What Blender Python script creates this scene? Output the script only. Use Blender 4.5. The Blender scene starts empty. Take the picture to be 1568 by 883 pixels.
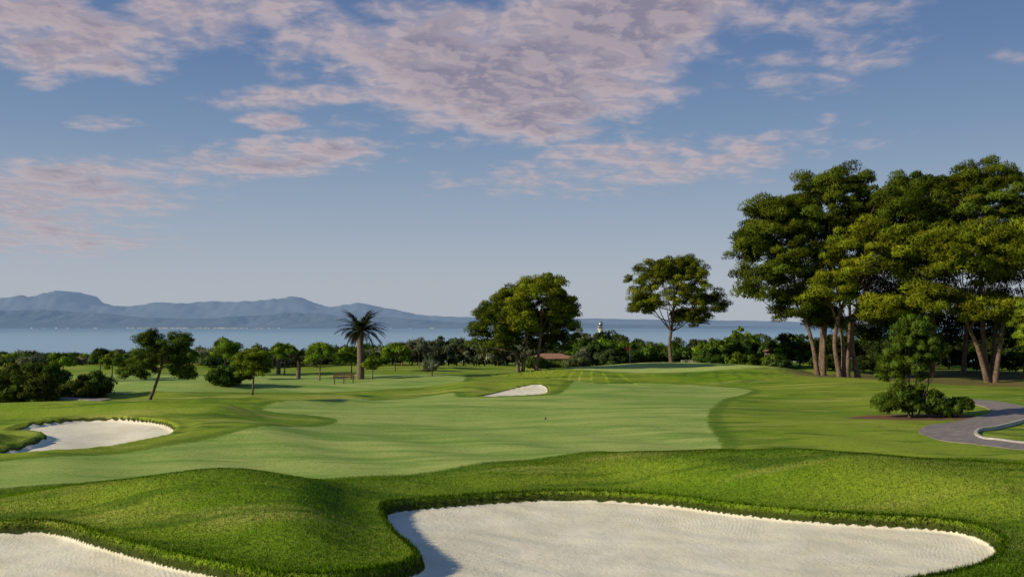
import bpy, math
import numpy as np
from mathutils import Vector
rng = np.random.default_rng(7)
scene = bpy.context.scene
scene.view_settings.view_transform = 'Standard'
scene.view_settings.look = 'None'
scene.view_settings.exposure = 0

# ------------------------------------------------------------------ node helpers
class NT:
    def __init__(s, nt): s.nt = nt; nt.nodes.clear()
    def n(s, typ, **kw):
        nd = s.nt.nodes.new(typ)
        for k, v in kw.items(): setattr(nd, k, v)
        return nd
    def link(s, a, b): s.nt.links.new(a, b)
    def put(s, sock, v):
        if isinstance(v, bpy.types.NodeSocket): s.link(v, sock)
        elif v is not None:
            try: sock.default_value = v
            except Exception:
                sock.default_value = tuple(v) + (1,)
    def m(s, op, a, b=None, c=None, clamp=False):
        nd = s.n('ShaderNodeMath', operation=op, use_clamp=clamp)
        s.put(nd.inputs[0], a); s.put(nd.inputs[1], b)
        if c is not None: s.put(nd.inputs[2], c)
        return nd.outputs[0]
    def vm(s, op, a, b=None):
        nd = s.n('ShaderNodeVectorMath', operation=op)
        s.put(nd.inputs[0], a)
        if b is not None: s.put(nd.inputs[1], b)
        return nd.outputs[1] if op == 'LENGTH' else nd.outputs[0]
    def mr(s, v, a, b, c=0.0, d=1.0, smooth=True):
        nd = s.n('ShaderNodeMapRange', interpolation_type='SMOOTHSTEP' if smooth else 'LINEAR')
        for i, x in enumerate((v, a, b, c, d)): s.put(nd.inputs[i], x)
        return nd.outputs[0]
    def mix(s, f, a, b, blend='MIX'):
        nd = s.n('ShaderNodeMix', data_type='RGBA', blend_type=blend)
        s.put(nd.inputs[0], f)
        for i, x in ((6, a), (7, b)):
            if isinstance(x, (tuple, list)) and len(x) == 3: x = tuple(x) + (1,)
            s.put(nd.inputs[i], x)
        return nd.outputs[2]
    def noise(s, vec, scale, detail=4, rough=.5, dist=0.0):
        nd = s.n('ShaderNodeTexNoise')
        if vec is not None: s.link(vec, nd.inputs['Vector'])
        nd.inputs['Scale'].default_value = scale
        nd.inputs['Detail'].default_value = detail
        nd.inputs['Roughness'].default_value = rough
        nd.inputs['Distortion'].default_value = dist
        return nd.outputs[0]
    def scale(s, vec, xyz):
        return s.vm('MULTIPLY', vec, xyz)
    def attr(s, name, color=False):
        nd = s.n('ShaderNodeAttribute', attribute_name=name)
        return nd.outputs[0] if color else nd.outputs[2]
    def bump(s, h, strength, dist):
        nd = s.n('ShaderNodeBump')
        nd.inputs['Strength'].default_value = strength
        nd.inputs['Distance'].default_value = dist
        s.link(h, nd.inputs['Height'])
        return nd.outputs[0]

def new_mat(name):
    m = bpy.data.materials.new(name); m.use_nodes = True
    return m, NT(m.node_tree)

def simple_mat(name, col, rough=.7, var=.15, scale=8, bump=.0, metal=0):
    m, t = new_mat(name)
    o = t.n('ShaderNodeOutputMaterial'); p = t.n('ShaderNodeBsdfPrincipled')
    tc = t.n('ShaderNodeTexCoord').outputs['Object']
    nz = t.noise(tc, scale, 5, .6)
    dark = tuple(c*(1-var) for c in col); lite = tuple(min(1, c*(1+var)) for c in col)
    t.link(t.mix(t.mr(nz, .3, .7), dark, lite), p.inputs['Base Color'])
    p.inputs['Roughness'].default_value = rough
    p.inputs['Metallic'].default_value = metal
    if bump: t.link(t.bump(nz, bump, .03), p.inputs['Normal'])
    t.link(p.outputs[0], o.inputs[0])
    return m

# ------------------------------------------------------------------ geometry helpers
def smooth_closed(pts, k=8):
    P = np.array(pts, float); n = len(P); out = []
    for i in range(n):
        p0, p1, p2, p3 = P[i-1], P[i], P[(i+1) % n], P[(i+2) % n]
        for j in range(k):
            t = j/k
            out.append(.5*((2*p1)+(-p0+p2)*t+(2*p0-5*p1+4*p2-p3)*t*t+(-p0+3*p1-3*p2+p3)*t**3))
    return np.array(out)
def smooth_open(pts, k=8):
    P = np.array(pts, float); P = np.vstack([2*P[0]-P[1], P, 2*P[-1]-P[-2]]); out = []
    for i in range(1, len(P)-2):
        p0, p1, p2, p3 = P[i-1], P[i], P[i+1], P[i+2]
        for j in range(k):
            t = j/k
            out.append(.5*((2*p1)+(-p0+p2)*t+(2*p0-5*p1+4*p2-p3)*t*t+(-p0+3*p1-3*p2+p3)*t**3))
    out.append(P[-2]); return np.array(out)

def sdf(poly, x, y, pad=6.0):
    x = np.asarray(x, float); y = np.asarray(y, float)
    res = np.full(x.shape, pad)
    lo = poly.min(0)-pad; hi = poly.max(0)+pad
    k = (x > lo[0]) & (x < hi[0]) & (y > lo[1]) & (y < hi[1])
    if not k.any(): return res
    px, py = x[k], y[k]
    d2 = np.full(px.shape, 1e9); ins = np.zeros(px.shape, bool)
    A = poly; B = np.roll(poly, -1, 0)
    for (ax, ay), (bx, by) in zip(A, B):
        ex, ey = bx-ax, by-ay
        L = ex*ex+ey*ey
        if L < 1e-9: continue
        t = np.clip(((px-ax)*ex+(py-ay)*ey)/L, 0, 1)
        d2 = np.minimum(d2, (px-ax-t*ex)**2+(py-ay-t*ey)**2)
        c = (ay > py) != (by > py)
        if ey != 0:
            ins ^= c & (px < (bx-ax)*(py-ay)/(by-ay)+ax)
    d = np.sqrt(d2); d[ins] *= -1
    res[k] = np.minimum(d, pad)
    return res

def sst(a, b, x):
    t = np.clip((x-a)/(b-a), 0, 1); return t*t*(3-2*t)

# ------------------------------------------------------------------ course layout (metres; x right, y away)
BUNKER = smooth_closed([(-3.55,24.7),(-3.35,25.7),(-1.94,26.4),(-.46,27.0),(1.28,27.4),(3.19,27.2),(4.96,26.4),(6.04,25.5),
  (8.03,24.4),(9.53,23.9),(10.8,23.5),(11.55,22.8),(11.5,21.4),(10.8,20.1),(9.9,19.1),(8.72,18.3),(7.9,17.9),(5.5,16.9),
  (2,16),(-2,15.8),(-8,15.8),(-13,16.2),(-18,18),(-17,22),(-12.6,23.1),(-11.3,22.9),(-9.9,21.8),(-7.7,20.1),(-5.8,18.9),
  (-4.74,18.3),(-3.47,18.3),(-2.49,18.8),(-2.05,19.6),(-2.3,20.6),(-2.95,22.3)])
BUNKER2 = smooth_closed([(-23.4,42.2),(-23.4,44.6),(-21.4,46.4),(-18.8,45.6),(-16.0,43.2),(-15.2,40.4),(-16.0,38.0),(-17.6,36.2),(-19.6,35.4),(-20.9,36.4),(-20.4,38.8),(-21.2,41.0)])
BUNKER3 = smooth_closed([(-2.3,66.4),(-.5,70.3),(1.9,72.4),(2.9,70.9),(2.2,67.0),(-.6,65.2),(-2.5,65.3)])
FAIR = smooth_closed([(18.9,71.9),(14.8,63.4),(11.9,54.5),(10.0,46.5),(9.1,40.5),(8.0,36.5),(2.8,33.2),(-1.9,30.6),(-4.8,29.3),(-9,28.6),(-14,28.2),
  (-30,26),(-34,31),(-19.6,34.0),(-15.8,35.8),(-12.0,40),(-9.4,46.3),(-9.8,49.5),(-13.5,52),(-15,56),(-11.7,61),(-7.2,66),(-4.5,68),(-3.4,64.5),(2.5,64.5),(4.2,70),(6.8,79),(13,80),(17.5,77.4)])
FAIR2 = smooth_closed([(-46,68),(-30,66),(-20,70),(-10,72),(-5,76),(-5,88),(-12,97),(-26,94),(-45,90)])
GREEN = smooth_closed([(5.5,90),(10,86.5),(17,86),(24,89),(27,95),(23,101),(15,103),(8,100),(4.5,95)])
DIRT = smooth_closed([(18.6,50.5),(18.2,48.8),(20.5,47.9),(24,48.5),(26,50),(24,52),(20.5,52)])
LITTER = smooth_closed([(26,86),(30,81),(38,79),(48,77),(70,80),(75,100),(50,104),(32,98)])
PATH = smooth_open([(27.2,66.0),(28.6,62.2),(30.0,57.6),(28.9,52.4),(24.9,47.6),(20.9,43.4),(19.6,40.6),(20.4,38.6),(23.5,37.2),(30,36)], 8)

def ridge(x, y, pts, sig, h):
    P = np.array(pts, float); d2 = np.full(np.shape(x), 1e9)
    for a, b in zip(P[:-1], P[1:]):
        e = b-a; t = np.clip(((x-a[0])*e[0]+(y-a[1])*e[1])/(e@e), 0, 1)
        d2 = np.minimum(d2, (x-a[0]-t*e[0])**2+(y-a[1]-t*e[1])**2)
    return h*np.exp(-d2/(2*sig*sig))

def gz(x, y, cx, cy, sx, sy, h, rot=0):
    c, s = math.cos(rot), math.sin(rot)
    dx, dy = x-cx, y-cy
    return h*np.exp(-((dx*c+dy*s)/sx)**2/2-((-dx*s+dy*c)/sy)**2/2)

def terrain(x, y, full=False):
    x = np.atleast_1d(np.asarray(x, float)); y = np.atleast_1d(np.asarray(y, float))
    s1 = sdf(BUNKER, x, y); s2 = sdf(BUNKER2, x, y); s3 = sdf(BUNKER3, x, y)
    t = np.maximum(0, y-115)
    z = -0.013*t**1.2
    z = z - .00002*np.maximum(0, np.abs(x)-120)**2*np.clip(y/100, 0, 1)*.5
    u = .13*np.sin(x*.21+y*.09+1)+.10*np.sin(-x*.13+y*.23)+.05*np.sin(x*.37-y*.31+2)+.02*np.sin(x*.55+y*.5)
    z = z + u*sst(30, 50, y)*(1-.7*sst(120, 150, y))*sst(-2, 6, s3)
    # foreground relief
    relief = gz(x, y, -8.6, 25.1, 3.2, 2.1, 1.0)+gz(x, y, -4.6, 22.0, 1.6, 2.2, .30)
    cx = np.array([-6,-4,0,3,7,10,15,22,30]); cz = np.array([0,.12,.4,.62,.98,1.1,.95,.5,0])
    cyy = np.array([28.7,28.8,29.8,30.2,29.2,27.9,26.2,24.8,24])
    c0 = np.interp(x, cx, cyy); a0 = np.interp(x, cx, cz)
    dy = y-c0
    relief = relief + a0*np.where(dy < 0, np.exp(-(dy/2.4)**2/2), np.exp(-(dy/3.2)**2/2))
    relief = relief + .04*np.sin(x*1.3+y*.7)+.025*np.sin(x*.9-y*1.9)
    z = z + relief*sst(-.2, 2.4, s1)*(1-sst(40, 50, y))
    # mid mounds
    r2 = gz(x, y, -23.2, 37.8, 1.9, 1.3, .75)+ridge(x, y, [(-34,51),(-27,50.5),(-22,49.8),(-15.5,48)], 1.4, .75)+gz(x, y, -12.2, 41.8, 2.4, 2.8, .5, .6)
    z = z + r2*sst(-.1, 1.2, s2)
    z = z + .28*np.clip((y-36)/10, 0, 1)*np.clip(1-s2/3, 0, 1)
    z = z + ridge(x, y, [(-30,60),(-22,57),(-15,57.5),(-11.0,61.5)], 1.1, .30)+ridge(x, y, [(-26,66),(-18,63.5),(-12,66)], .8, .25)
    z = z + ridge(x, y, [(-34,76),(-24,72),(-14,76),(-6,84)], 1.6, .30)+gz(x, y, -10, 72, 3, 2, .2)
    z = z + gz(x, y, 1.6, 75.0, 4.2, 2.6, .8)+gz(x, y, -3.6, 71.5, 1.5, 2.2, .4)*sst(0, 1.5, s3)+gz(x, y, 7.5, 84, 5, 3, .25)
    sg = sdf(GREEN, x, y, 12)
    z = z + .8*sst(7.5, -1.5, sg)
    z = z + gz(x, y, 26, 84, 5, 4, .35)+gz(x, y, 27, 62, 4, 6, .2)
    z = z - gz(x, y, 5.5, 136, 9, 7, 1.2)
    # bunkers
    for s, lip, bowl, rim in ((s1, .30, .20, .08), (s2, .30, .15, .14), (s3, .10, .06, .04)):
        z = z + np.where(s > 0, rim*np.exp(-s/.6)*(s < 5.9), rim)
        z = z - lip*sst(0, .18, -s) - np.where(s < 0, bowl*(1-np.exp(s/1.6)), 0)
    # footprints and raked unevenness of the sand
    z = z + np.where(s1 < -.3, .018*np.sin(x*2.3+1.7*np.sin(y*1.9))*np.sin(y*2.9+1.3*np.sin(x*1.4)), 0)
    if full: return z, s1, s2, s3, sg
    return z
def gh(x, y): return float(terrain(x, y)[0])

# ------------------------------------------------------------------ mesh builder
def build(name, V, F, mats, mi=None, col=None, nrm=None, smooth=False, attrs=None):
    V = np.asarray(V, np.float32); F = np.asarray(F, np.int32); k = F.shape[1]
    me = bpy.data.meshes.new(name)
    me.vertices.add(len(V)); me.vertices.foreach_set('co', V.ravel())
    me.loops.add(F.size); me.loops.foreach_set('vertex_index', F.ravel())
    me.polygons.add(len(F)); me.polygons.foreach_set('loop_start', np.arange(0, F.size, k, dtype=np.int32))
    me.polygons.foreach_set('loop_total', np.full(len(F), k, np.int32))
    for m in mats: me.materials.append(m)
    if mi is not None: me.polygons.foreach_set('material_index', np.asarray(mi, np.int32))
    me.polygons.foreach_set('use_smooth', np.full(len(F), smooth, bool))
    me.update(calc_edges=True)
    if col is not None:
        a = me.attributes.new('col', 'FLOAT_COLOR', 'POINT')
        a.data.foreach_set('color', np.hstack([col, np.ones((len(col), 1))]).astype(np.float32).ravel())
    if attrs:
        for kx, v in attrs.items():
            a = me.attributes.new(kx, 'FLOAT', 'POINT'); a.data.foreach_set('value', v.astype(np.float32).ravel())
    if nrm is not None:
        me.normals_split_custom_set_from_vertices(nrm.astype(np.float32).tolist())
    ob = bpy.data.objects.new(name, me); scene.collection.objects.link(ob)
    return ob

def unit(a): return a/np.maximum(np.linalg.norm(a, axis=-1, keepdims=True), 1e-9)

def tube(path, radii, ns=8):
    P = np.array(path, float); n = len(P); V = []; NN = []
    T = unit(np.gradient(P, axis=0))
    up = np.array([.13, .97, .2])
    for i in range(n):
        a = unit(np.cross(T[i], up)); b = np.cross(T[i], a)
        ang = np.arange(ns)*2*math.pi/ns
        ring = np.cos(ang)[:, None]*a+np.sin(ang)[:, None]*b
        V.append(P[i]+ring*radii[i]); NN.append(ring)
    V = np.vstack(V); NN = np.vstack(NN); F = []
    for i in range(n-1):
        for j in range(ns):
            a, b = i*ns+j, i*ns+(j+1) % ns
            F += [(a, b, a+ns), (b, b+ns, a+ns)]
    return V, np.array(F), NN

def leaves(C, R, n, size, col, flat=.8, cc=None, spiky=.6, hue=.15, lowcut=-.35, wid=.24):
    M = len(C); idx = np.repeat(np.arange(M), n); N = M*n
    d = unit(rng.normal(size=(N, 3)))
    f = d[:, 2] < lowcut; d[f, 2] *= -1
    r = R[idx]*(.40+.65*np.sqrt(rng.random(N)))
    P = C[idx]+d*r[:, None]*np.array([1, 1, flat])
    nr = d*.95+.36*rng.normal(size=(N, 3))+np.array([0, 0, .12])
    if cc is not None: nr = nr+.3*unit(P-cc)
    nr = unit(nr)
    t1 = unit(np.cross(nr, rng.normal(size=(N, 3)))); t2 = np.cross(nr, t1)
    s = (size*(.55+.9*rng.random(N)))[:, None]
    sp = (spiky*rng.random(N))[:, None]
    v0 = P-t1*s*wid-t2*s*.35; v1 = P+t1*s*wid-t2*s*.35; v2 = P+t2*s*.75+nr*s*sp+np.array([0, 0, .35])*s
    V = np.stack([v0, v1, v2], 1).reshape(-1, 3)
    F = np.arange(3*N).reshape(-1, 3)
    base = np.array(col)
    cl = base*(.5+.95*rng.random((M, 1)))*(1+hue*(rng.random((M, 1))-.5)*np.array([1.1, .2, -.6]))
    c = cl[idx]*(.65+.6*rng.random((N, 1)))*(.76+.42*d[:, 2:3])  # clump tops lighter, undersides darker: shading multiplied into the leaf colour
    return V, F, np.repeat(nr, 3, 0), np.repeat(np.clip(c, .003, 1), 3, 0)

# leaf + bark materials
def leaf_mat(name, transl=.22):
    m, t = new_mat(name)
    o = t.n('ShaderNodeOutputMaterial')
    c = t.attr('col', True)
    d = t.n('ShaderNodeBsdfDiffuse'); t.link(c, d.inputs[0])
    tr = t.n('ShaderNodeBsdfTranslucent'); t.link(t.mix(1.0, c, (1.2, 1.25, .5), 'MULTIPLY'), tr.inputs[0])
    m1 = t.n('ShaderNodeMixShader'); m1.inputs[0].default_value = transl
    t.link(d.outputs[0], m1.inputs[1]); t.link(tr.outputs[0], m1.inputs[2])
    t.link(m1.outputs[0], o.inputs[0]); return m
LEAF = leaf_mat('foliage')
BARK = simple_mat('bark', (.125, .082, .058), .9, .5, 4, .6)

class Bag:
    def __init__(s): s.V = []; s.F = []; s.N = []; s.C = []; s.M = []; s.k = 0
    def add(s, V, F, N, C=None, mi=0):
        if C is None: C = np.full((len(V), 3), .1)
        s.V.append(V); s.F.append(F+s.k); s.N.append(N); s.C.append(C); s.M.append(np.full(len(F), mi)); s.k += len(V)
    def obj(s, name, mats):
        return build(name, np.vstack(s.V), np.vstack(s.F), mats, np.concatenate(s.M), np.vstack(s.C), unit(np.vstack(s.N)), True)

def crown_pts(lobe, cr, low=-.45):
    cx, cy, cz, rx, ry, rz, n = lobe
    d = unit(rng.normal(size=(n, 3)))
    f = d[:, 2] < low; d[f, 2] *= -.8
    r = .45+.52*rng.random(n)**.6
    r[rng.random(n) < .16] = 1.1
    return np.array([cx, cy, cz])+d*r[:, None]*np.maximum(np.array([rx, ry, rz])-cr*.55, .15)

def tree(name, base, trunks, lobes, cr, nleaf, size, col, r0=.25, flat=.7, limbs=10, spiky=.6, hue=.2, bag=None, sink=.15, low=-.45, wid=.24):
    """base (x,y); trunks: list of [(dx,dy,z)...] paths; lobes in world xyz"""
    b = bag or Bag(); x0, y0 = base; z0 = gh(x0, y0)-sink
    allC = []
    for L in lobes: allC.append(crown_pts(L, cr, low))
    tips = []
    for tp in trunks:
        pts = smooth_open([(x0+a, y0+c, z0 if zz == 0 else zz) for a, c, zz in tp], 5)
        n = len(pts); rad = r0*(1-.62*np.linspace(0, 1, n)); rad[0] *= 1.35; rad[1] *= 1.1
        V, F, N = tube(pts, rad, 9); b.add(V, F, N, None, 1)
        tips.append((pts, rad))
    C = np.vstack(allC)
    if limbs:
        for i in rng.choice(len(C), min(limbs, len(C)), replace=False):
            best = min(tips, key=lambda q: np.linalg.norm(q[0][-1]-C[i]))
            k = int(rng.integers(int(len(best[0])*.55), len(best[0])))
            a = best[0][k]; e = C[i]; mid = (a+e)/2+np.array([0, 0, -.08*np.linalg.norm(e-a)])+rng.normal(size=3)*.12
            pts = smooth_open([a, mid, e], 4)
            V, F, N = tube(pts, best[1][k]*.5*(1-.8*np.linspace(0, 1, len(pts))), 5); b.add(V, F, N, None, 1)
    for L, c in zip(lobes, allC):
        R = cr*(.55+.8*rng.random(len(c)))
        V, F, N, K = leaves(c, R, nleaf, size, col, flat, np.array(L[:3]), spiky, hue, wid=wid)
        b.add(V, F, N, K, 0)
    if bag is None: return b.obj(name, [LEAF, BARK])

# ------------------------------------------------------------------ ground sheet
def spacing(a, b, f):
    out = [a]
    while out[-1] < b: out.append(out[-1]+f(out[-1]))
    return out
ys = list(np.linspace(-60, 11, 24)) + spacing(12, 900, lambda v: max(.085, .0042*v) if v < 62 else (.0065*v if v < 150 else .035*v))
xp = spacing(0, 1100, lambda v: .10+.02*max(0, v-13))
xs = np.array([-v for v in xp[:0:-1]]+xp); ys = np.array(ys)
X, Y = np.meshgrid(xs, ys); X = X.ravel(); Y = Y.ravel()
Z, s1, s2, s3, sg = terrain(X, Y, True)
nx, ny = len(xs), len(ys)
I = np.arange((nx)*(ny)).reshape(ny, nx)
F = np.stack([I[:-1, :-1], I[:-1, 1:], I[1:, 1:], I[1:, :-1]], -1).reshape(-1, 4)
sand = np.minimum(np.minimum(s1, s2), s3)
fair = np.minimum(sdf(FAIR, X, Y), sdf(FAIR2, X, Y))
attrs = dict(sand=sand, fair=fair, green=sg, dirt=sdf(DIRT, X, Y), litter=sdf(LITTER, X, Y))

gm, t = new_mat('turf_and_sand')
pos = t.n('ShaderNodeNewGeometry').outputs['Position']
o = t.n('ShaderNodeOutputMaterial')
n_big = t.noise(pos, .09, 4, .55)
n_str = t.noise(t.scale(pos, (.10, .42, .1)), 1, 5, .6)
n_str2 = t.noise(t.scale(t.vm('ADD', pos, (31, 7, 0)), (.16, .9, .1)), 1, 5, .65)
n_mid = t.noise(pos, .8, 5, .6)
n_fine = t.noise(pos, 9, 5, .7)
n_vf = t.noise(pos, 38, 3, .7)
n_edge = t.noise(pos, 3.0, 5, .65)
rough_c = t.mix(t.mr(n_mid, .3, .7), (.100, .205, .006), (.185, .295, .012))
rough_c = t.mix(t.mr(n_big, .35, .62), rough_c, (.25, .32, .03))
rough_c = t.mix(t.m('MULTIPLY', t.mr(n_str, .5, .66), .7), rough_c, (.38, .38, .09))
rough_c = t.mix(t.m('MULTIPLY', t.mr(n_str2, .50, .62), .75), rough_c, (.060, .13, .008))  # long shadow streaks painted into the colour of the rough
fair_c = t.mix(t.mr(n_str, .38, .62), (.185, .31, .058), (.37, .45, .125))  # stretched noise puts soft shadow stripes into the fairway colour
fair_c = t.mix(t.mr(n_str2, .45, .65, 0, .75), fair_c, (.44, .49, .15))
fair_c = t.mix(t.mr(n_big, .4, .65, 0, .5), fair_c, (.19, .33, .055))
fair_c = t.mix(t.mr(n_mid, .5, .72, 0, .3), fair_c, (.17, .29, .05))
green_c = t.mix(t.mr(n_mid, .3, .7), (.38, .475, .13), (.44, .525, .15))
fe = t.m('ADD', t.attr('fair'), t.m('MULTIPLY', t.m('SUBTRACT', n_edge, .5), .9))
fm = t.mr(fe, -.12, .12, 1, 0)
fr = t.mr(t.m('ABSOLUTE', t.m('SUBTRACT', fe, .4)), .1, .7, .6, 0)
base = t.mix(fr, rough_c, (.070, .15, .008))
base = t.mix(fm, base, fair_c)
ge = t.m('ADD', t.attr('green'), t.m('MULTIPLY', t.m('SUBTRACT', n_edge, .5), .3))
base = t.mix(t.mr(ge, -.2, .1, 1, 0), base, green_c)
base = t.mix(1.0, base, t.mix(t.mr(n_fine, .25, .75), (.72, .76, .6), (1.26, 1.2, 1.3)), 'MULTIPLY')
base = t.mix(1.0, base, t.mix(t.mr(n_vf, .25, .75), (.74, .78, .7), (1.24, 1.2, 1.2)), 'MULTIPLY')
dm = t.mr(t.m('ADD', t.attr('dirt'), t.m('MULTIPLY', t.m('SUBTRACT', n_edge, .5), 2.2)), -.4, .3, 1, 0)
base = t.mix(dm, base, t.mix(n_fine, (.12, .06, .035), (.24, .13, .08)))
lm = t.mr(t.m('ADD', t.attr('litter'), t.m('MULTIPLY', t.m('SUBTRACT', n_mid, .5), 7)), -1.2, .8, .8, 0)
base = t.mix(lm, base, t.mix(n_fine, (.09, .075, .03), (.19, .14, .07)))
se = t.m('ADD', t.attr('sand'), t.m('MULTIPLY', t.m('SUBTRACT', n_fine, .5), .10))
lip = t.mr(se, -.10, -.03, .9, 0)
base = t.mix(lip, base, (.035, .045, .010))  # shadow along the bunker lip, painted as a dark band
sm = t.mr(se, -.175, -.15, 1, 0)
wv = t.n('ShaderNodeTexWave', wave_type='RINGS', rings_direction='Z')
t.link(t.vm('SUBTRACT', pos, (1.5, 25.5, 0)), wv.inputs['Vector'])
wv.inputs['Scale'].default_value = 3.2; wv.inputs['Distortion'].default_value = 9; wv.inputs['Detail'].default_value = 4; wv.inputs['Detail Scale'].default_value = .3
rake = t.m('MULTIPLY', wv.outputs['Fac'], t.mr(t.noise(pos, .35, 3, .6), .46, .62, .0, .22))
sand_c = t.mix(t.mr(t.noise(pos, .5, 5, .6), .35, .65), (.74, .68, .53), (.87, .81, .66))
sand_c = t.mix(t.mr(n_vf, .3, .7, .0, .35), sand_c, (.56, .52, .40))
sand_c = t.mix(t.mr(t.noise(pos, 1.6, 6, .7), .5, .75, 0, .5), sand_c, (.62, .60, .40))
sand_c = t.mix(t.mr(t.noise(pos, 22, 2, .5), .66, .72, 0, .6), sand_c, (.36, .32, .22))
base = t.mix(sm, base, sand_c)
h_g = t.m('ADD', t.m('MULTIPLY', n_vf, .5), n_fine)
h_s = t.m('ADD', t.m('MULTIPLY', n_vf, .6), t.m('ADD', rake, t.m('MULTIPLY', n_fine, 1.5)))
h_s = t.m('MULTIPLY', t.m('ADD', h_s, t.m('MULTIPLY', n_edge, 2.2)), .28)
hm = t.n('ShaderNodeMix', data_type='FLOAT'); t.link(sm, hm.inputs[0]); t.link(h_g, hm.inputs[2]); t.link(h_s, hm.inputs[3])
p = t.n('ShaderNodeBsdfPrincipled'); p.inputs['Roughness'].default_value = .9
p.inputs['Specular IOR Level'].default_value = .15
t.link(base, p.inputs['Base Color'])
t.link(t.bump(hm.outputs[0], .7, .06), p.inputs['Normal'])
t.link(p.outputs[0], o.inputs[0])
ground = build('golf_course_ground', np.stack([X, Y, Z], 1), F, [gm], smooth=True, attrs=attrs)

# ------------------------------------------------------------------ foreground grass blades
def blades(name, x, y, h, w, dark=1.0):
    z = terrain(x, y); n = len(x); B = np.stack([x, y, z-.004], 1)
    # follow the local slope so mounds keep their shading
    e = .25; gx = (terrain(x+e, y)-terrain(x-e, y))/(2*e); gy = (terrain(x, y+e)-terrain(x, y-e))/(2*e)
    gn = unit(np.stack([-np.clip(gx, -.6, .6), -np.clip(gy, -.6, .6), np.ones(n)], 1))
    a = rng.random(n)*2*math.pi; ax = np.stack([np.cos(a), np.sin(a), np.zeros(n)], 1)
    lean = rng.normal(size=(n, 3))*.35; lean[:, 2] = 1
    hh = (h*(.5+rng.random(n)))[:, None]; ww = w*(.6+.8*rng.random(n))[:, None]
    V = np.stack([B-ax*ww, B+ax*ww, B+unit(lean)*hh], 1).reshape(-1, 3)
    N = np.repeat(unit(gn+.35*rng.normal(size=(n, 3))*np.array([1, 1, .2])), 3, 0)
    g = .5+.5*np.sin(x*1.1+np.sin(y*1.7))*np.sin(y*.9+1.3*np.sin(x*.6))
    g2 = .5+.5*np.sin(x*.43+1.4*np.sin(y*.5)+2)*np.sin(y*.7-x*.2)
    c = np.array([.100, .235, .004])*(1-g[:, None]*.4)+np.array([.23, .34, .010])*(g[:, None]*.4)
    c = c*(.72+.5*g2[:, None])
    c = c*(.5+1.0*rng.random((n, 1)))*dark
    dry = rng.random(n) < .04; c[dry] = np.array([.34, .30, .11])*(.6+.5*rng.random((dry.sum(), 1)))
    return build(name, V, np.arange(3*n).reshape(-1, 3), [LEAF], None, np.repeat(c, 3, 0), N, True)
n = 560000
yy = 17.3+(rng.random(n)**1.35)*17; xx = (rng.random(n)-.5)*2*(yy*.62+1.5)
sd = sdf(BUNKER, xx, yy); fs = sdf(FAIR, xx, yy)
k = (sd > -.10) & (fs > -.15)
blades('rough_grass', xx[k], yy[k], .042, .0065)
m = 60000
q = BUNKER[rng.integers(0, len(BUNKER), m)]; nxt = q+rng.normal(size=(m, 2))*.35
sd = sdf(BUNKER, nxt[:, 0], nxt[:, 1]); k = (sd > -.16) & (sd < .08)
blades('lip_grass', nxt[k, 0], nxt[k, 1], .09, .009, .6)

# ------------------------------------------------------------------ cart path
def path_strip(name, pts, w, z_off, mat, thick=.08, side=0):
    P = pts; T = unit(np.gradient(P, axis=0)); Nn = np.stack([-T[:, 1], T[:, 0]], 1)
    cols = np.linspace(-w/2, w/2, 7)+side; V = []
    for i in range(len(P)):
        zc = gh(P[i, 0], P[i, 1])
        row = [P[i]+Nn[i]*cc for cc in cols]
        zz = [max(gh(r[0], r[1]), zc)*.6+zc*.4+z_off for r in row]
        V.append((*row[0], zz[0]-thick-.15))
        for r, q in zip(row, zz): V.append((*r, q))
        V.append((*row[-1], zz[-1]-thick-.15))
    k = len(cols)+2; F = []
    for i in range(len(P)-1):
        for j in range(k-1):
            a = i*k+j; F.append((a, a+k, a+k+1, a+1)[::-1])
    return build(name, V, F, [mat], smooth=False)
ASPH = simple_mat('path_asphalt', (.22, .185, .17), .85, .25, 3, .3)
KERB = simple_mat('kerb_concrete', (.42, .40, .36), .8, .15, 6, .2)
path_strip('cart_path', PATH, 2.3, .045, ASPH)
path_strip('path_kerb', PATH[20:], .13, .12, KERB, side=1.23)
PATH2 = smooth_open([(-31.5,59.8),(-29,60.2),(-26.5,58.8),(-27.5,57.0)], 6)
path_strip('cart_path', PATH2, 1.2, .07, ASPH)

# ------------------------------------------------------------------ sea, far hills, town
sm_, t = new_mat('sea_water')
o = t.n('ShaderNodeOutputMaterial'); p = t.n('ShaderNodeBsdfPrincipled')
pos = t.n('ShaderNodeNewGeometry').outputs['Position']
nz = t.noise(t.scale(pos, (.0006, .0025, 1)), 1, 5, .6)
sp_ = t.n('ShaderNodeSeparateXYZ'); t.link(pos, sp_.inputs[0])
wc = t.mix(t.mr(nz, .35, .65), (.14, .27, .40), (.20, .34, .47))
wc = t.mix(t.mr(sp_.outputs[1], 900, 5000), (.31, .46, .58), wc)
t.link(wc, p.inputs['Base Color'])
p.inputs['Roughness'].default_value = .4
t.link(t.bump(t.noise(t.scale(pos, (.05, .12, 1)), 1, 6, .7), .5, 1.0), p.inputs['Normal'])
t.link(p.outputs[0], o.inputs[0])
build('sea', [(-70000, -2000, -15), (70000, -2000, -15), (70000, 90000, -15), (-70000, 90000, -15)], [(0, 1, 2, 3)], [sm_])

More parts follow.
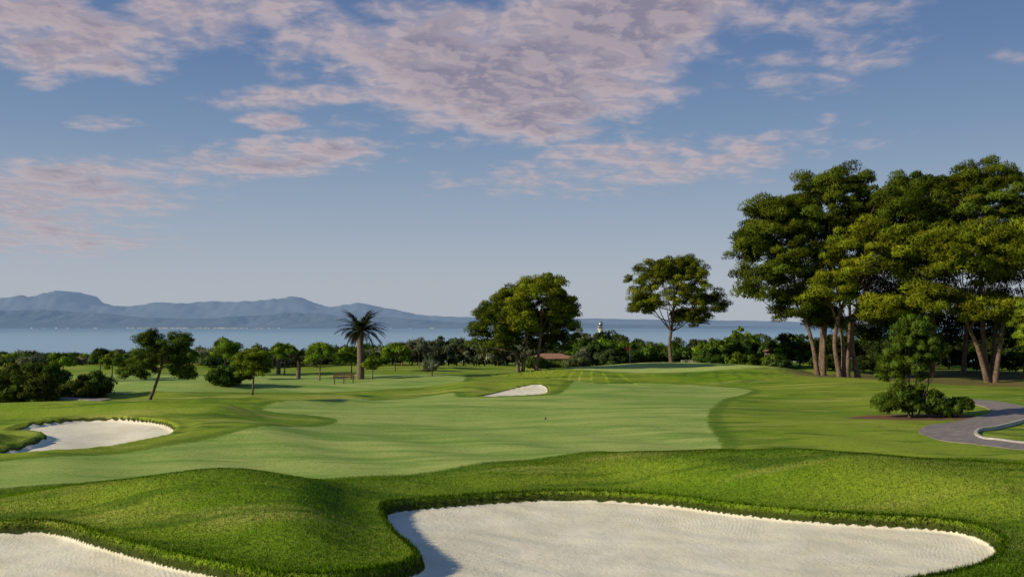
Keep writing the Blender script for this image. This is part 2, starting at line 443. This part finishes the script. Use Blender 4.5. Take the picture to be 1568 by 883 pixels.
def hill_mat(name, a, b, haze, f):
    # distance haze painted in: haze-tinted emission mixed over the land colour
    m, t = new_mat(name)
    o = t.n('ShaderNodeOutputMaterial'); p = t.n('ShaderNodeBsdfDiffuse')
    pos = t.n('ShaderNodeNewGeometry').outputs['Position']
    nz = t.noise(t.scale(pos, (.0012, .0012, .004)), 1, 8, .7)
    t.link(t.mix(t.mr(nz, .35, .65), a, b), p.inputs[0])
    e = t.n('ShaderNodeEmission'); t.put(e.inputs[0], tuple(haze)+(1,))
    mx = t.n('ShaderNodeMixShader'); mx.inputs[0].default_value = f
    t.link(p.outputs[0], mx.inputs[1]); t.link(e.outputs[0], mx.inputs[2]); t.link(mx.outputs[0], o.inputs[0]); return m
def range_(name, prof, y0, depth, mat, rough, seed):
    r = np.random.default_rng(seed)
    P = np.array(prof, float); n = 1000; md = 60
    x = np.linspace(P[0, 0], P[-1, 0], n); top = np.interp(x, P[:, 0], P[:, 1])
    kx = np.hanning(7); kx /= kx.sum(); top = np.convolve(np.pad(top, 3, 'edge'), kx, 'valid')
    top = top*(1+.015*np.sin(x*.011+2)*np.sin(x*.0037)+.012*np.sin(x*.023))
    d = np.linspace(-1, 1, md); Xg, D = np.meshgrid(x, d)
    base = np.exp(-(D/.5)**2)
    ns = np.zeros_like(Xg)
    for i in range(40):
        f = 2**(r.random()*6.2); a = r.random()*6.28; ph = r.random()*6.28
        ns += np.abs(np.sin(Xg/depth*f*math.cos(a)*1.5+D*f*math.sin(a)*1.5+ph))/f**.6-.6/f**.6
    fade = np.where(np.abs(D) < .08, .15, 1)
    h = top*base*(1+rough*ns*fade)
    h = np.minimum(h, top*1.03)
    Zg = -18+(h+3)*(1-np.abs(D)**6)
    I = np.arange(n*md).reshape(md, n)
    F = np.stack([I[:-1, :-1], I[:-1, 1:], I[1:, 1:], I[1:, :-1]], -1).reshape(-1, 4)
    build(name, np.stack([Xg.ravel(), y0+D.ravel()*depth, Zg.ravel()], 1), F, [mat], smooth=True)
def W(l, s, off): return [((u-784)*s, (500-v)*s+off) for u, v in l]
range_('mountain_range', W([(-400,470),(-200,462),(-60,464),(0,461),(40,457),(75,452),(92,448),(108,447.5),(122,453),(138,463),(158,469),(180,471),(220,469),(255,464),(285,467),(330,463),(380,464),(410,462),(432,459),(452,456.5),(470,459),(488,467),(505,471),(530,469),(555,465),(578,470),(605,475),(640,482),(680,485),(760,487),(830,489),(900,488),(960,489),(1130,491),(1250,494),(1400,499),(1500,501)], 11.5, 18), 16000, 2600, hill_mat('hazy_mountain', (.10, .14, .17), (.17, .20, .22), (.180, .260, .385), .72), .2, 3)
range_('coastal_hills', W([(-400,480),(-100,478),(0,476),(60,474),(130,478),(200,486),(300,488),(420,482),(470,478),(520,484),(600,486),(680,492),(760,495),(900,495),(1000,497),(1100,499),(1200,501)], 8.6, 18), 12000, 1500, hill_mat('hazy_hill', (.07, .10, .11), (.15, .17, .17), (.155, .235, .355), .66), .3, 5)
TOWN = simple_mat('hazy_render', (.52, .51, .50), .8, .2, .01)
V = []; F = []
for i in range(120):
    u = 190+205*rng.random() if i < 100 else 650*rng.random()+40
    s = 7.4; xx_ = (u-784)*s; yy_ = 10320+rng.random()*120; w = 10+rng.random()*25; h = 3+rng.random()*7; k0 = len(V)
    for zz in (-16, -13+h):
        V += [(xx_, yy_, zz), (xx_+w, yy_, zz), (xx_+w, yy_+15, zz), (xx_, yy_+15, zz)]
    F += [tuple(k0+j for j in q) for q in ((0,1,5,4),(1,2,6,5),(2,3,7,6),(3,0,4,7),(4,5,6,7))]
build('distant_town', V, F, [TOWN])

# ------------------------------------------------------------------ trees
PINE = (.092, .122, .012); DARK = (.034, .055, .013); OLIVE = (.13, .15, .09); BRIGHT = (.135, .215, .02); PINE_LIT = (.160, .190, .013)  # last tone: pine colour with sunlit yellow painted in
BP = dict(cr=.85, nleaf=240, size=.24, flat=.72, hue=.22, low=-.7, wid=.19)
def bigpine(base, trunks, lobes, col=PINE, r0=.25, limbs=20, **k):
    a = dict(BP); a.update(k); tree('pine_tree', base, trunks, lobes, col=col, r0=r0, limbs=limbs, **a)
def up_(L, f=1.35): return [tuple(l[:6])+(int(l[6]*f),) for l in L]
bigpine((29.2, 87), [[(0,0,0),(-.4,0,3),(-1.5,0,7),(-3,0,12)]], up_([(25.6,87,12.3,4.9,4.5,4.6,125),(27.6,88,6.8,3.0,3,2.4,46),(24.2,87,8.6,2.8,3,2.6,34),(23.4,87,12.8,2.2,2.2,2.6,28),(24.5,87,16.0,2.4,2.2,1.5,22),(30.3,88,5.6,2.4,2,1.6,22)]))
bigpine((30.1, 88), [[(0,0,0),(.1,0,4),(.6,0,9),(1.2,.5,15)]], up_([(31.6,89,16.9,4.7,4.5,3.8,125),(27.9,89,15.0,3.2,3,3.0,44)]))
bigpine((31.0, 86), [[(0,0,0),(-.5,0,4),(.6,0,8),(1.6,-1,11)],[(.5,.5,0),(.4,.6,4),(-1,.5,8)]], up_([(33.0,84,11.4,4.6,4.2,3.4,95),(29.6,84,8.2,2.8,2.5,2.1,38),(34,83,6.6,3.0,2.5,1.7,36)]), col=PINE_LIT)
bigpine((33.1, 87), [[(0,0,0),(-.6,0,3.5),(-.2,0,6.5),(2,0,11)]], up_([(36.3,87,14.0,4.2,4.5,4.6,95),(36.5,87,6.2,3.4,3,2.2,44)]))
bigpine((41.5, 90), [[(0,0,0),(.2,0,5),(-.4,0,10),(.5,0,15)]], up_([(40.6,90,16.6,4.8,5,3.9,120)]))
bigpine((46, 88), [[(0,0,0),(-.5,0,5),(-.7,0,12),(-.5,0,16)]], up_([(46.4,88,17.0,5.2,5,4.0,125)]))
bigpine((43.4, 83), [[(0,0,0),(-.9,0,3),(-2,0,6),(-1,0,9)],[(.6,0,0),(1.2,0,4),(1.8,0,8)]], up_([(40.5,82,11.4,4.8,4.5,3.4,110),(45.5,82,10.8,4.4,4,3.4,84),(37.4,82,7.4,3.0,2.6,1.9,36),(43,82,6.4,4.4,3,1.8,56)]), col=PINE_LIT)
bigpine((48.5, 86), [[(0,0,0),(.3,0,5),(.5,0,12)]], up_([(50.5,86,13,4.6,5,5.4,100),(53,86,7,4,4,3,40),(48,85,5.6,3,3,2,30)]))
bigpine((46.6, 94), [[(0,0,0),(.3,0,5),(.2,0,9)],[(-4,1,0),(-4.2,1,8)],[(3,0,0),(3.4,0,8)]], [(45,95,10.5,8.5,3,6.8,170),(42,96,4.5,8,2,2.5,70),(52,96,4.5,6,2,2.5,50)], col=DARK, cr=1.3)  # rear mass: dark leaf colour standing in for the shaded crown interior
bigpine((34.6, 94), [[(0,0,0),(.3,0,5),(.2,0,9)],[(-2.4,1,0),(-2.2,1,8)]], [(34,94,11.5,7,3,6.2,150)], col=DARK, cr=1.3)  # second rear mass, crown shade likewise put into its leaf colour
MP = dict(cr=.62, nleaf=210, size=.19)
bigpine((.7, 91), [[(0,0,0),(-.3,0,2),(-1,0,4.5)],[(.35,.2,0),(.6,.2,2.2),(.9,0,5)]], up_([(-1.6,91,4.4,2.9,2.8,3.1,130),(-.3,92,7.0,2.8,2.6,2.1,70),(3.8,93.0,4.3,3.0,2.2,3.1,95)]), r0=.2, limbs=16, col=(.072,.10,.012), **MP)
bigpine((2.4, 90.5), [[(0,0,0),(.25,0,2.4),(.5,0,5),(.5,0,7)]], up_([(2.7,90.5,7.5,3.8,3.4,2.7,140),(4.9,91.3,5.6,2.1,2.2,2.4,54),(1.0,88.9,5.2,1.9,1.3,1.4,38)]), r0=.19, limbs=14, col=PINE_LIT, **MP)
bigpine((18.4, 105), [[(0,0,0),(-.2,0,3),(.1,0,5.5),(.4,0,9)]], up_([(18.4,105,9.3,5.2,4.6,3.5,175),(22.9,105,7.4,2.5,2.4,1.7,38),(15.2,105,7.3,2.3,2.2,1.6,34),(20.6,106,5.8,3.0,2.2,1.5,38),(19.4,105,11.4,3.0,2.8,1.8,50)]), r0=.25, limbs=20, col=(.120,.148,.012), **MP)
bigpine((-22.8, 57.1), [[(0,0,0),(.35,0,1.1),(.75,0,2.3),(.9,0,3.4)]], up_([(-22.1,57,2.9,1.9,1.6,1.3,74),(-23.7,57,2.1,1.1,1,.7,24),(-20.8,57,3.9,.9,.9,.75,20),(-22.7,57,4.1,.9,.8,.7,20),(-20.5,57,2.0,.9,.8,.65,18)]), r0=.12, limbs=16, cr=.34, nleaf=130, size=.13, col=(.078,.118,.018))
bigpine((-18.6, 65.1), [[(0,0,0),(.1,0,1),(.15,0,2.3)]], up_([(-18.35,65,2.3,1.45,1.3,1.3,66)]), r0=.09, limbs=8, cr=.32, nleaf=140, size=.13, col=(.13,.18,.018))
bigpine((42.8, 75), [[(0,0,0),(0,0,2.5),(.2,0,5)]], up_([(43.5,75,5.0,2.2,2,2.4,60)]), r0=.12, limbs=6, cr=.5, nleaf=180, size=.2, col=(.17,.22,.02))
tree('shrub', (21.9, 50), [[(0,0,0),(-.4,0,1.5),(-.7,0,4)],[(.1,.1,0),(.3,0,2),(.6,0,4.5)],[(-.1,0,0),(0,.2,2),(0,.3,4.5)],[(.3,0,0),(.9,0,1.5),(1.1,0,3)]],
     [(21.7,50,3.2,1.6,1.4,1.75,95),(22.2,50,4.8,.95,.9,.8,34),(20.7,50,2.6,1.0,.9,.9,26),(23.1,50,3.8,.8,.8,.8,20),(21.2,50,.9,1.3,1.3,.9,64),(22.9,50.2,.8,1.1,1.2,.8,44)], .28, 160, .13, (.082,.13,.016), .05, .85, 24, low=-.9, wid=.2)
tree('shrub', (24.6, 50.3), [[(0,0,0),(.1,0,.6)]], [(24.5,50.3,.55,1.2,.8,.5,36),(23.6,49.8,.35,.8,.6,.4,20)], .28, 160, .13, (.075,.12,.015), .04, .8, 4, low=-.9)
tree('shrub', (-22.6, 72), [[(0,0,0),(.1,0,.8)]], [(-22.7,72,.9,1.6,1.4,.95,50),(-21.3,72.5,1.2,1.0,1,.8,22)], .4, 180, .17, (.065,.105,.018), .06, .8, 5, low=-.9)
def small(u_x, y, cz, r, rz, col, name='young_tree', n=30):
    tree(name, (u_x, y), [[(0,0,0),(.05,0,max(.6,cz-rz*.6)),(.1,0,cz)]], [(u_x+.05,y,cz,r,r*.9,rz,n),(u_x+r*.5*(rng.random()-.5)*2,y,cz+rz*.45,r*.6,r*.6,rz*.6,n//3)], max(.3,r*.27), 150, .19, col, .075, .85, 6, low=-.6, wid=.22)
small(-18.6, 88, 2.1, 1.75, 1.3, BRIGHT, n=40)
small(-15.9, 90, 1.9, 1.3, 1.1, (.11,.17,.02))
small(-13.0, 101, 1.8, 1.7, 1.3, BRIGHT, n=36)
small(-13.2, 86, 1.3, 1.0, .8, (.15,.22,.02))
small(-7.5, 85, 1.2, .95, .8, OLIVE)
small(-36.5, 83, 1.7, 1.1, .9, (.11,.16,.02))
small(-38.5, 85, 2.0, .95, .8, DARK)
small(-40.5, 82, 1.6, 1.0, .9, BRIGHT)
small(-30.0, 95, 2.3, 2.0, 1.3, BRIGHT, n=38)
small(-33.5, 93, 1.9, 1.4, 1.1, (.10,.16,.02))
small(-24.0, 96, 2.1, 1.5, 1.1, BRIGHT)
small(-26.5, 89, 1.5, 1.0, .8, (.12,.17,.03))
small(-11.0, 107, 2.0, 1.7, 1.4, OLIVE)
b = Bag()
for i in range(40):
    x = -46+17.0*rng.random(); y = 59+7*rng.random(); top = (1.5+1.0*rng.random())*(1 if x < -31 else .72)
    tree('x', (x, y), [[(0,0,0),(.1,0,.6)]], [(x,y,top*.5,1.4,1.2,top*.62,30)], .42, 150, .17, (.055+.035*rng.random(),.09+.03*rng.random(),.018), .05, .8, 3, bag=b, low=-.95)
b.obj('hedge', [LEAF, BARK])

# belt of trees towards the sea
px = np.array([-140,-84,-74,-63,-52,-41,-28,-20,-14,-8,0,11,16,20,23,30,34,37,43,50,72,84,140])
pz = np.array([1.2,1.0,.8,1.5,2.1,1.8,2.0,2.6,3.5,3.7,3.7,4.6,4.7,3.6,3.0,3.2,4.7,5.4,4.0,4.0,4.2,4.4,4])
b = Bag()
def belt(n, y0, y1, x0, x1, drop, cols, rr=(1.6, 3.0), b=b):
    for i in range(n):
        y = y0+(y1-y0)*rng.random(); x = (x0+(x1-x0)*(i+rng.random())/n)
        z150 = np.interp(x*150/y, px, pz)-drop-rng.random()*.9
        top = 5-(5-z150)*y/150; g = gh(x, y)
        if top < g+1.0: top = g+1.0
        r = rr[0]+(rr[1]-rr[0])*rng.random(); hgt = top-g
        c = cols[rng.integers(len(cols))]
        tree('x', (x, y), [[(0,0,0),(.1,0,g+hgt*.6)]], [(x,y,g+hgt*.5,r,r*.9,hgt*.5,26)], max(.55,r*.27), 75, .34, c, .10, .85, 0, bag=b, low=-.95, wid=.3)
GC = [(.07,.12,.02),(.05,.085,.022),(.12,.185,.02),(.085,.11,.05),OLIVE,(.13,.20,.02)]
belt(75, 150, 178, -120, 130, 0, [DARK,(.06,.09,.03),OLIVE,(.05,.085,.022)])
belt(85, 128, 146, -105, 110, .5, GC)
belt(8, 138, 150, 9, 21, -.1, [(.06,.09,.03),OLIVE,(.05,.085,.022)], (1.4,2.0))
belt(44, 114, 126, -78, -16, 1.5, GC, (1.3,2.4))
belt(30, 112, 124, 8, 34, 1.7, [(.065,.12,.018),(.12,.19,.018),(.05,.09,.02)], (1.4,2.3))
belt(22, 118, 128, -18, 4, .6, [OLIVE,(.11,.13,.075),(.08,.10,.05)], (1.8,2.8))
belt(9, 118, 124, 3, 11, 2.7, [(.07,.10,.03),(.11,.13,.06)], (1.2,1.8))
belt(38, 106, 122, 34, 92, .3, [DARK,(.045,.07,.02)], (2.0,3.0))
b.obj('distant_trees', [LEAF, BARK])
b = Bag()
for x, y, r, h, c in ((27.5,108,2.4,2.2,(.12,.19,.02)),(31,107,2.2,1.7,(.13,.20,.02)),(24,110,2.0,2.0,(.06,.11,.02)),(12,110,1.8,2.2,(.055,.09,.03)),(9,111,2,2.0,OLIVE),(14.6,111,1.6,2.0,(.05,.09,.02)),(30,103,1.4,1.2,(.07,.11,.03)),(34,112,2.6,3,(.10,.17,.02)),(26,112,2.6,2.6,(.06,.1,.02)),(7.4,106,1.5,1.4,(.10,.13,.05)),(2.6,107,1.4,1.5,(.06,.10,.02)),(4.4,108,1.1,.95,(.08,.12,.03)),(6.0,108,1.0,.8,(.06,.10,.02)),(36,104,2,1.6,DARK),(39,101,2.4,1.8,DARK),(50,98,3,2.2,DARK),(55,97,3,2.2,(.06,.09,.02))):
    g = gh(x, y); tree('x', (x, y), [[(0,0,0),(.1,0,g+h*.5)]], [(x,y,g+h*.5,r,r,h*.55,34)], .5, 130, .26, c, .08, .8, 3, bag=b, low=-.95)
b.obj('shrubbery', [LEAF, BARK])

# ------------------------------------------------------------------ palms
PBARK = simple_mat('palm_bark', (.13, .10, .07), .9, .5, 9, .8)
def palm(x, y, h, fr, rt, nf=52):
    z0 = gh(x, y); b = Bag(); top = np.array([x, y, z0+h])
    n = 26; zz = np.linspace(-.1, h, n); rr = rt*(1.15-.25*np.linspace(0, 1, n)); rr[::2] *= 1.08; rr[0] *= 1.2; rr[-6:] *= np.array([1.1,1.25,1.35,1.35,1.25,1.0])
    V, F, N = tube([(x+.04*math.sin(q), y, z0+q) for q in zz], rr, 12); b.add(V, F, N, None, 1)
    for i in range(nf):
        az = rng.random()*6.283; el = math.radians(-30+112*rng.random()**.75); L = fr*(.85+.3*rng.random())
        d = np.array([math.cos(az), math.sin(az), 0]); pts = []; p0 = top+d*rt*.4; e = el
        for j in range(15):
            pts.append(p0.copy()); p0 = p0+(d*math.cos(e)+np.array([0, 0, math.sin(e)]))*L/14; e -= .06+.004*j
        pts = np.array(pts); V, F, N = tube(pts, np.linspace(.035, .008, 15), 4); b.add(V, F, N, np.full((len(V), 3), .07), 0)
        T = unit(np.gradient(pts, axis=0)); side = np.cross(T, [0, 0, 1.0]); side = unit(side); up = np.cross(side, T)
        Vs = []; Ns = []
        for j in np.linspace(1.5, 13.9, 34):
            k = int(j); f = j-k; k2 = min(k+1, 14); c = pts[k]*(1-f)+pts[k2]*f
            ll = fr*.22*math.sin(math.pi*min(1, (j/14)*.85+.15))+.06
            for s in (-1, 1):
                dr = unit(side[k]*s*.8+T[k]*1.0-up[k]*.15+rng.normal(size=3)*.1)
                Vs += [c-T[k]*.04, c+T[k]*.04, c+dr*ll] if s > 0 else [c+T[k]*.04, c-T[k]*.04, c+dr*ll]
                Ns += [unit(up[k]+.2*d)]*3
        Vs = np.array(Vs); c = np.array([.085, .13, .03]) if el > -.1 else np.array([.12, .11, .04])
        b.add(Vs, np.arange(len(Vs)).reshape(-1, 3), np.array(Ns), np.tile(c*(.7+.6*rng.random()), (len(Vs), 1)), 0)
    b.obj('palm_tree', [LEAF, PBARK])
palm(-14.5, 87, 4.65, 2.6, .32, 70)
palm(-21.6, 92, 2.2, 1.25, .2, 30)
palm(-24.9, 97, 2.0, 1.2, .2, 26)

# ------------------------------------------------------------------ built objects
def empty(name, loc, rz=0):
    e = bpy.data.objects.new(name, None); e.location = loc; e.rotation_euler[2] = rz; scene.collection.objects.link(e); return e
def part(name, parent, V, F, mat, bevel=0):
    me = bpy.data.meshes.new(name); me.from_pydata(V, [], F); me.materials.append(mat); me.update()
    ob = bpy.data.objects.new(name, me); scene.collection.objects.link(ob); ob.parent = parent
    if bevel:
        mo = ob.modifiers.new('bevel', 'BEVEL'); mo.width = bevel; mo.segments = 2
    return ob
def box(name, parent, c, s, mat, bevel=0):
    x, y, z = c; a, b_, h = s[0]/2, s[1]/2, s[2]/2
    V = [(x+i*a, y+j*b_, z+k*h) for k in (-1, 1) for j in (-1, 1) for i in (-1, 1)]
    return part(name, parent, V, [(0,2,3,1),(4,5,7,6),(0,1,5,4),(2,6,7,3),(0,4,6,2),(1,3,7,5)], mat, bevel)
def lathe(name, parent, prof, mat, n=24, smooth=True):
    V = []; F = []
    for r, z in prof:
        V += [(r*math.cos(i*2*math.pi/n), r*math.sin(i*2*math.pi/n), z) for i in range(n)]
    for k in range(len(prof)-1):
        for i in range(n): F.append((k*n+i, k*n+(i+1) % n, (k+1)*n+(i+1) % n, (k+1)*n+i))
    F.append(tuple(range(n))[::-1]); F.append(tuple((len(prof)-1)*n+i for i in range(n)))
    return part(name, parent, V, F, mat)
WPAINT = simple_mat('white_paint', (.60, .59, .56), .5, .06, 3)
GLASS = simple_mat('dark_glass', (.03, .04, .05), .1, .2, 3)
TILE = simple_mat('terracotta_tile', (.30, .15, .09), .85, .3, 4, .4)
STUCCO = simple_mat('ochre_stucco', (.30, .25, .19), .9, .15, 2, .2)
WOOD = simple_mat('teak', (.16, .09, .045), .7, .3, 6, .3)
RED = simple_mat('red_flag', (.55, .02, .02), .7, .1, 3)
STEEL = simple_mat('grey_metal', (.25, .25, .26), .4, .1, 5, 0, .6)
lx, ly = 39.0, 400; e = empty('lighthouse', (lx, ly, -8.9))
e.scale = (.68, .68, 1)
lathe('tower', e, [(2.1,-3),(1.75,6),(1.5,12.2),(1.5,12.4)], WPAINT)
lathe('gallery', e, [(1.5,12.4),(2.2,12.7),(2.2,13.0),(1.2,13.0)], WPAINT)
lathe('lantern_room', e, [(1.15,13.0),(1.15,15.0)], GLASS, 12)
lathe('lantern_roof', e, [(1.45,15.0),(1.3,15.4),(.5,16.2),(.12,16.5),(.1,17.4)], STEEL)
for i in range(12):
    a = i*math.pi/6; box('rail_post', e, (2.1*math.cos(a), 2.1*math.sin(a), 13.5), (.08,.08,1.0), WPAINT)
lathe('rail', e, [(2.1,14.0),(2.16,14.0),(2.16,14.1),(2.1,14.1)], WPAINT)
for z in (3.0, 7.5): box('window', e, (0, -1.78+.03*z/3, z), (.6,.2,1.1), GLASS)
def house(name, x, y, w, d, h, rz, roofh):
    e = empty(name, (x, y, gh(x, y)-.1), rz)
    box('walls', e, (0,0,h/2), (w,d,h), STUCCO)
    o_ = .35
    V = [(-w/2-o_,-d/2-o_,h+.01),(w/2+o_,-d/2-o_,h+.01),(w/2+o_,d/2+o_,h+.01),(-w/2-o_,d/2+o_,h+.01),(-w/2+d*.35,0,h+roofh),(w/2-d*.35,0,h+roofh)]
    part('roof', e, V, [(0,1,5,4),(1,2,5),(2,3,4,5),(3,0,4),(3,2,1,0)], TILE)
    for q in (-.32, .30):
        box('window_frame', e, (q*w,-d/2-.01,h*.58), (1.1,.1,.7), WPAINT); box('window', e, (q*w,-d/2-.045,h*.58), (.9,.1,.5), GLASS)
    box('door', e, (0,-d/2-.02,h*.45), (.95,.08,h*.88), WOOD)
house('stucco_house', 4.9, 112, 5.0, 4, 1.25, .15, .6)
house('stucco_house', 33.6, 116, 2.8, 3, 2.1, -.2, .6)
bx, by = -14.6, 79; e = empty('park_bench', (bx, by, gh(bx, by)), math.radians(8))
for i in range(4): box('seat_slat_%d' % i, e, (0,-.22+i*.13,.46), (1.8,.105,.035), WOOD, .008)
for i in range(3): box('back_slat_%d' % i, e, (0,.27+i*.02,.60+i*.14), (1.8,.03,.105), WOOD, .008)
for i, x in enumerate((-.8, 0, .8)):
    box('front_leg_%d' % i, e, (x,-.22,.22), (.07,.07,.44), WOOD); box('back_leg_%d' % i, e, (x,.345,.46), (.07,.06,.96), WOOD)
    box('side_rail_%d' % i, e, (x,.02,.41), (.06,.4,.06), WOOD)
for i, x in enumerate((-.88, .88)):
    box('arm_%d' % i, e, (x,.03,.68), (.07,.55,.04), WOOD, .008); box('arm_post_%d' % i, e, (x,-.2,.56), (.06,.06,.21), WOOD)
fx, fy = 12.3, 95; e = empty('golf_flag', (fx, fy, gh(fx, fy)))
lathe('flagstick', e, [(.02,-.1),(.018,1.2),(.014,2.15)], WPAINT, 8)
lathe('hole_cup', e, [(.054,.006),(.054,.012),(.05,.012)], WPAINT, 16)
V = []; F = []
for i in range(9):
    for j in range(5): V.append((-.02-.055*i, .04*math.sin(i*.9+j*.25)*i/8, 2.13-.09*j*(1-.03*i)-.025*i))
for i in range(8):
    for j in range(4): a = i*5+j; F.append((a, a+5, a+6, a+1))
part('flag', e, V, F, RED)
sx, sy = 1.86, 50.5; e = empty('sprinkler', (sx, sy, gh(sx, sy)))
lathe('body', e, [(.06,-.02),(.06,.02),(.035,.03),(.025,.07),(.035,.08),(.035,.11),(.02,.12)], GLASS, 12)
box('nozzle', e, (.045,0,.095), (.10,.025,.025), STEEL)
STONE = simple_mat('stone', (.26, .23, .19), .9, .35, 3, .5)
e = empty('stone_wall', (27, 111.5, gh(27, 111.5)), -.05)
for i in range(22):
    box('block_%d' % i, e, (-6+i*.56,0,.45+.03*rng.random()), (.54,.4,.95+.1*rng.random()), STONE, .04)

# ------------------------------------------------------------------ camera
cam = bpy.data.cameras.new('camera'); co = bpy.data.objects.new('camera', cam); scene.collection.objects.link(co)
co.location = (0, 0, 5); co.rotation_euler = (math.radians(90), 0, 0)
cam.lens = 32; cam.sensor_width = 36; cam.shift_y = 58.5/1568; cam.clip_end = 120000; cam.clip_start = .1
scene.camera = co

# ------------------------------------------------------------------ sun and sky
EL = math.radians(24); AZ = math.radians(250)
s = Vector((math.sin(AZ)*math.cos(EL), math.cos(AZ)*math.cos(EL), math.sin(EL)))
sun = bpy.data.lights.new('sun', 'SUN'); sun.energy = 5.0; sun.angle = math.radians(.5); sun.color = (1, .88, .62)
so = bpy.data.objects.new('sun', sun); so.rotation_euler = s.to_track_quat('Z', 'Y').to_euler(); scene.collection.objects.link(so)

w = bpy.data.worlds.new('World'); scene.world = w; w.use_nodes = True
t = NT(w.node_tree)
out = t.n('ShaderNodeOutputWorld'); bg = t.n('ShaderNodeBackground'); bg.inputs[1].default_value = .1
sky = t.n('ShaderNodeTexSky', sky_type='NISHITA'); sky.sun_disc = False; sky.sun_elevation = EL; sky.sun_rotation = AZ
sky.altitude = 20; sky.air_density = 1; sky.dust_density = 1.5; sky.ozone_density = 1.5
D = t.n('ShaderNodeTexCoord').outputs['Generated']
sp = t.n('ShaderNodeSeparateXYZ'); t.link(D, sp.inputs[0]); dx, dy, dz = sp.outputs
ramp = t.n('ShaderNodeValToRGB'); t.link(t.m('MULTIPLY', dz, 1.0, clamp=True), ramp.inputs[0])
cr = ramp.color_ramp; cr.elements[0].position = 0; cr.elements[0].color = (4.4,4.8,5.4,1); cr.elements[1].position = 1; cr.elements[1].color = (.5,1.1,2.7,1)
for pz_, c in ((.05,(4.1,4.6,5.3,1)),(.12,(3.1,3.85,4.95,1)),(.20,(1.9,2.85,4.4,1)),(.28,(1.2,2.05,3.85,1)),(.36,(.9,1.6,3.3,1))):
    q = cr.elements.new(pz_); q.color = c
skyc = t.mix(.9, sky.outputs[0], ramp.outputs[0])
zi = t.m('DIVIDE', 1.0, t.m('ADD', t.m('MAXIMUM', dz, 0.0), .14))
cp = t.n('ShaderNodeCombineXYZ'); t.link(t.m('MULTIPLY', dx, zi), cp.inputs[0]); t.link(t.m('MULTIPLY', dy, zi), cp.inputs[1])
P = cp.outputs[0]
nA = t.noise(P, 2.8, 8, .6, .2); nB = t.noise(t.vm('ADD', P, (-.035, .03, 0)), 2.8, 8, .6, .2)
nC = t.noise(P, 9, 5, .55, .3); nD = t.noise(t.vm('ADD', P, (-.014, .016, 0)), 9, 5, .55, .3)
ab = t.n('ShaderNodeCombineXYZ')
ysafe = t.m('MAXIMUM', dy, .05)
t.link(t.m('DIVIDE', dx, ysafe), ab.inputs[0]); t.link(t.m('DIVIDE', dz, ysafe), ab.inputs[1]); AB = ab.outputs[0]
total = None
for u, v, ru, rv, rot, st in ((740,80,330,130,.12,1.0),(930,30,250,140,.1,1.1),(820,140,280,100,.1,.98),(500,60,150,60,.1,.7),(70,45,230,85,-.2,.92),(300,20,240,60,0,.8),(470,150,190,32,.05,.78),(415,185,70,20,0,.9),
    (110,295,270,66,.05,.85),(420,240,220,42,.05,.85),(60,360,280,50,0,.7),(1000,245,400,70,.1,.62),(1230,60,260,120,.2,.52),(1265,183,35,14,0,.45),(1555,88,45,16,0,.45),(60,130,50,20,0,.7),(150,190,90,20,0,.5),(1100,20,140,60,0,.7)):
    mp = t.n('ShaderNodeMapping', vector_type='TEXTURE'); t.link(AB, mp.inputs[0])
    mp.inputs['Location'].default_value = ((u-784)/1394, (500-v)/1394, 0); mp.inputs['Rotation'].default_value = (0, 0, rot)
    mp.inputs['Scale'].default_value = (ru/1394, rv/1394, 1)
    L = t.mr(t.vm('LENGTH', mp.outputs[0]), 0.2, 1.4, st, 0)
    total = L if total is None else t.m('MAXIMUM', total, L)
nz = t.m('ADD', t.m('MULTIPLY', nA, .54), t.m('MULTIPLY', nC, .46))
dens = t.m('ADD', nz, t.m('MULTIPLY', t.m('SUBTRACT', total, .5), .38))
al = t.m('MULTIPLY', t.mr(dens, .42, .68), t.mr(total, .02, .4))
al = t.m('MULTIPLY', al, t.mr(dy, .02, .2))
lit = t.mr(t.m('ADD', t.m('SUBTRACT', nA, nB), t.m('MULTIPLY', t.m('SUBTRACT', nC, nD), .8)), -.06, .07)
thick = t.mr(dens, .54, .74)
cc = t.mix(thick, (4.8,4.0,4.3), (2.6,2.35,3.1))
cc = t.mix(t.m('MULTIPLY', lit, t.mr(thick, 0, 1, .75, .42)), cc, (6.2,5.0,4.9))
low = t.mr(dz, .12, .2); cc = t.mix(low, t.mix(.4, cc, (3.9,3.8,4.4)), cc)
fin = t.mix(t.m('MULTIPLY', al, .9), skyc, cc)
t.link(fin, bg.inputs[0]); t.link(bg.outputs[0], out.inputs[0])
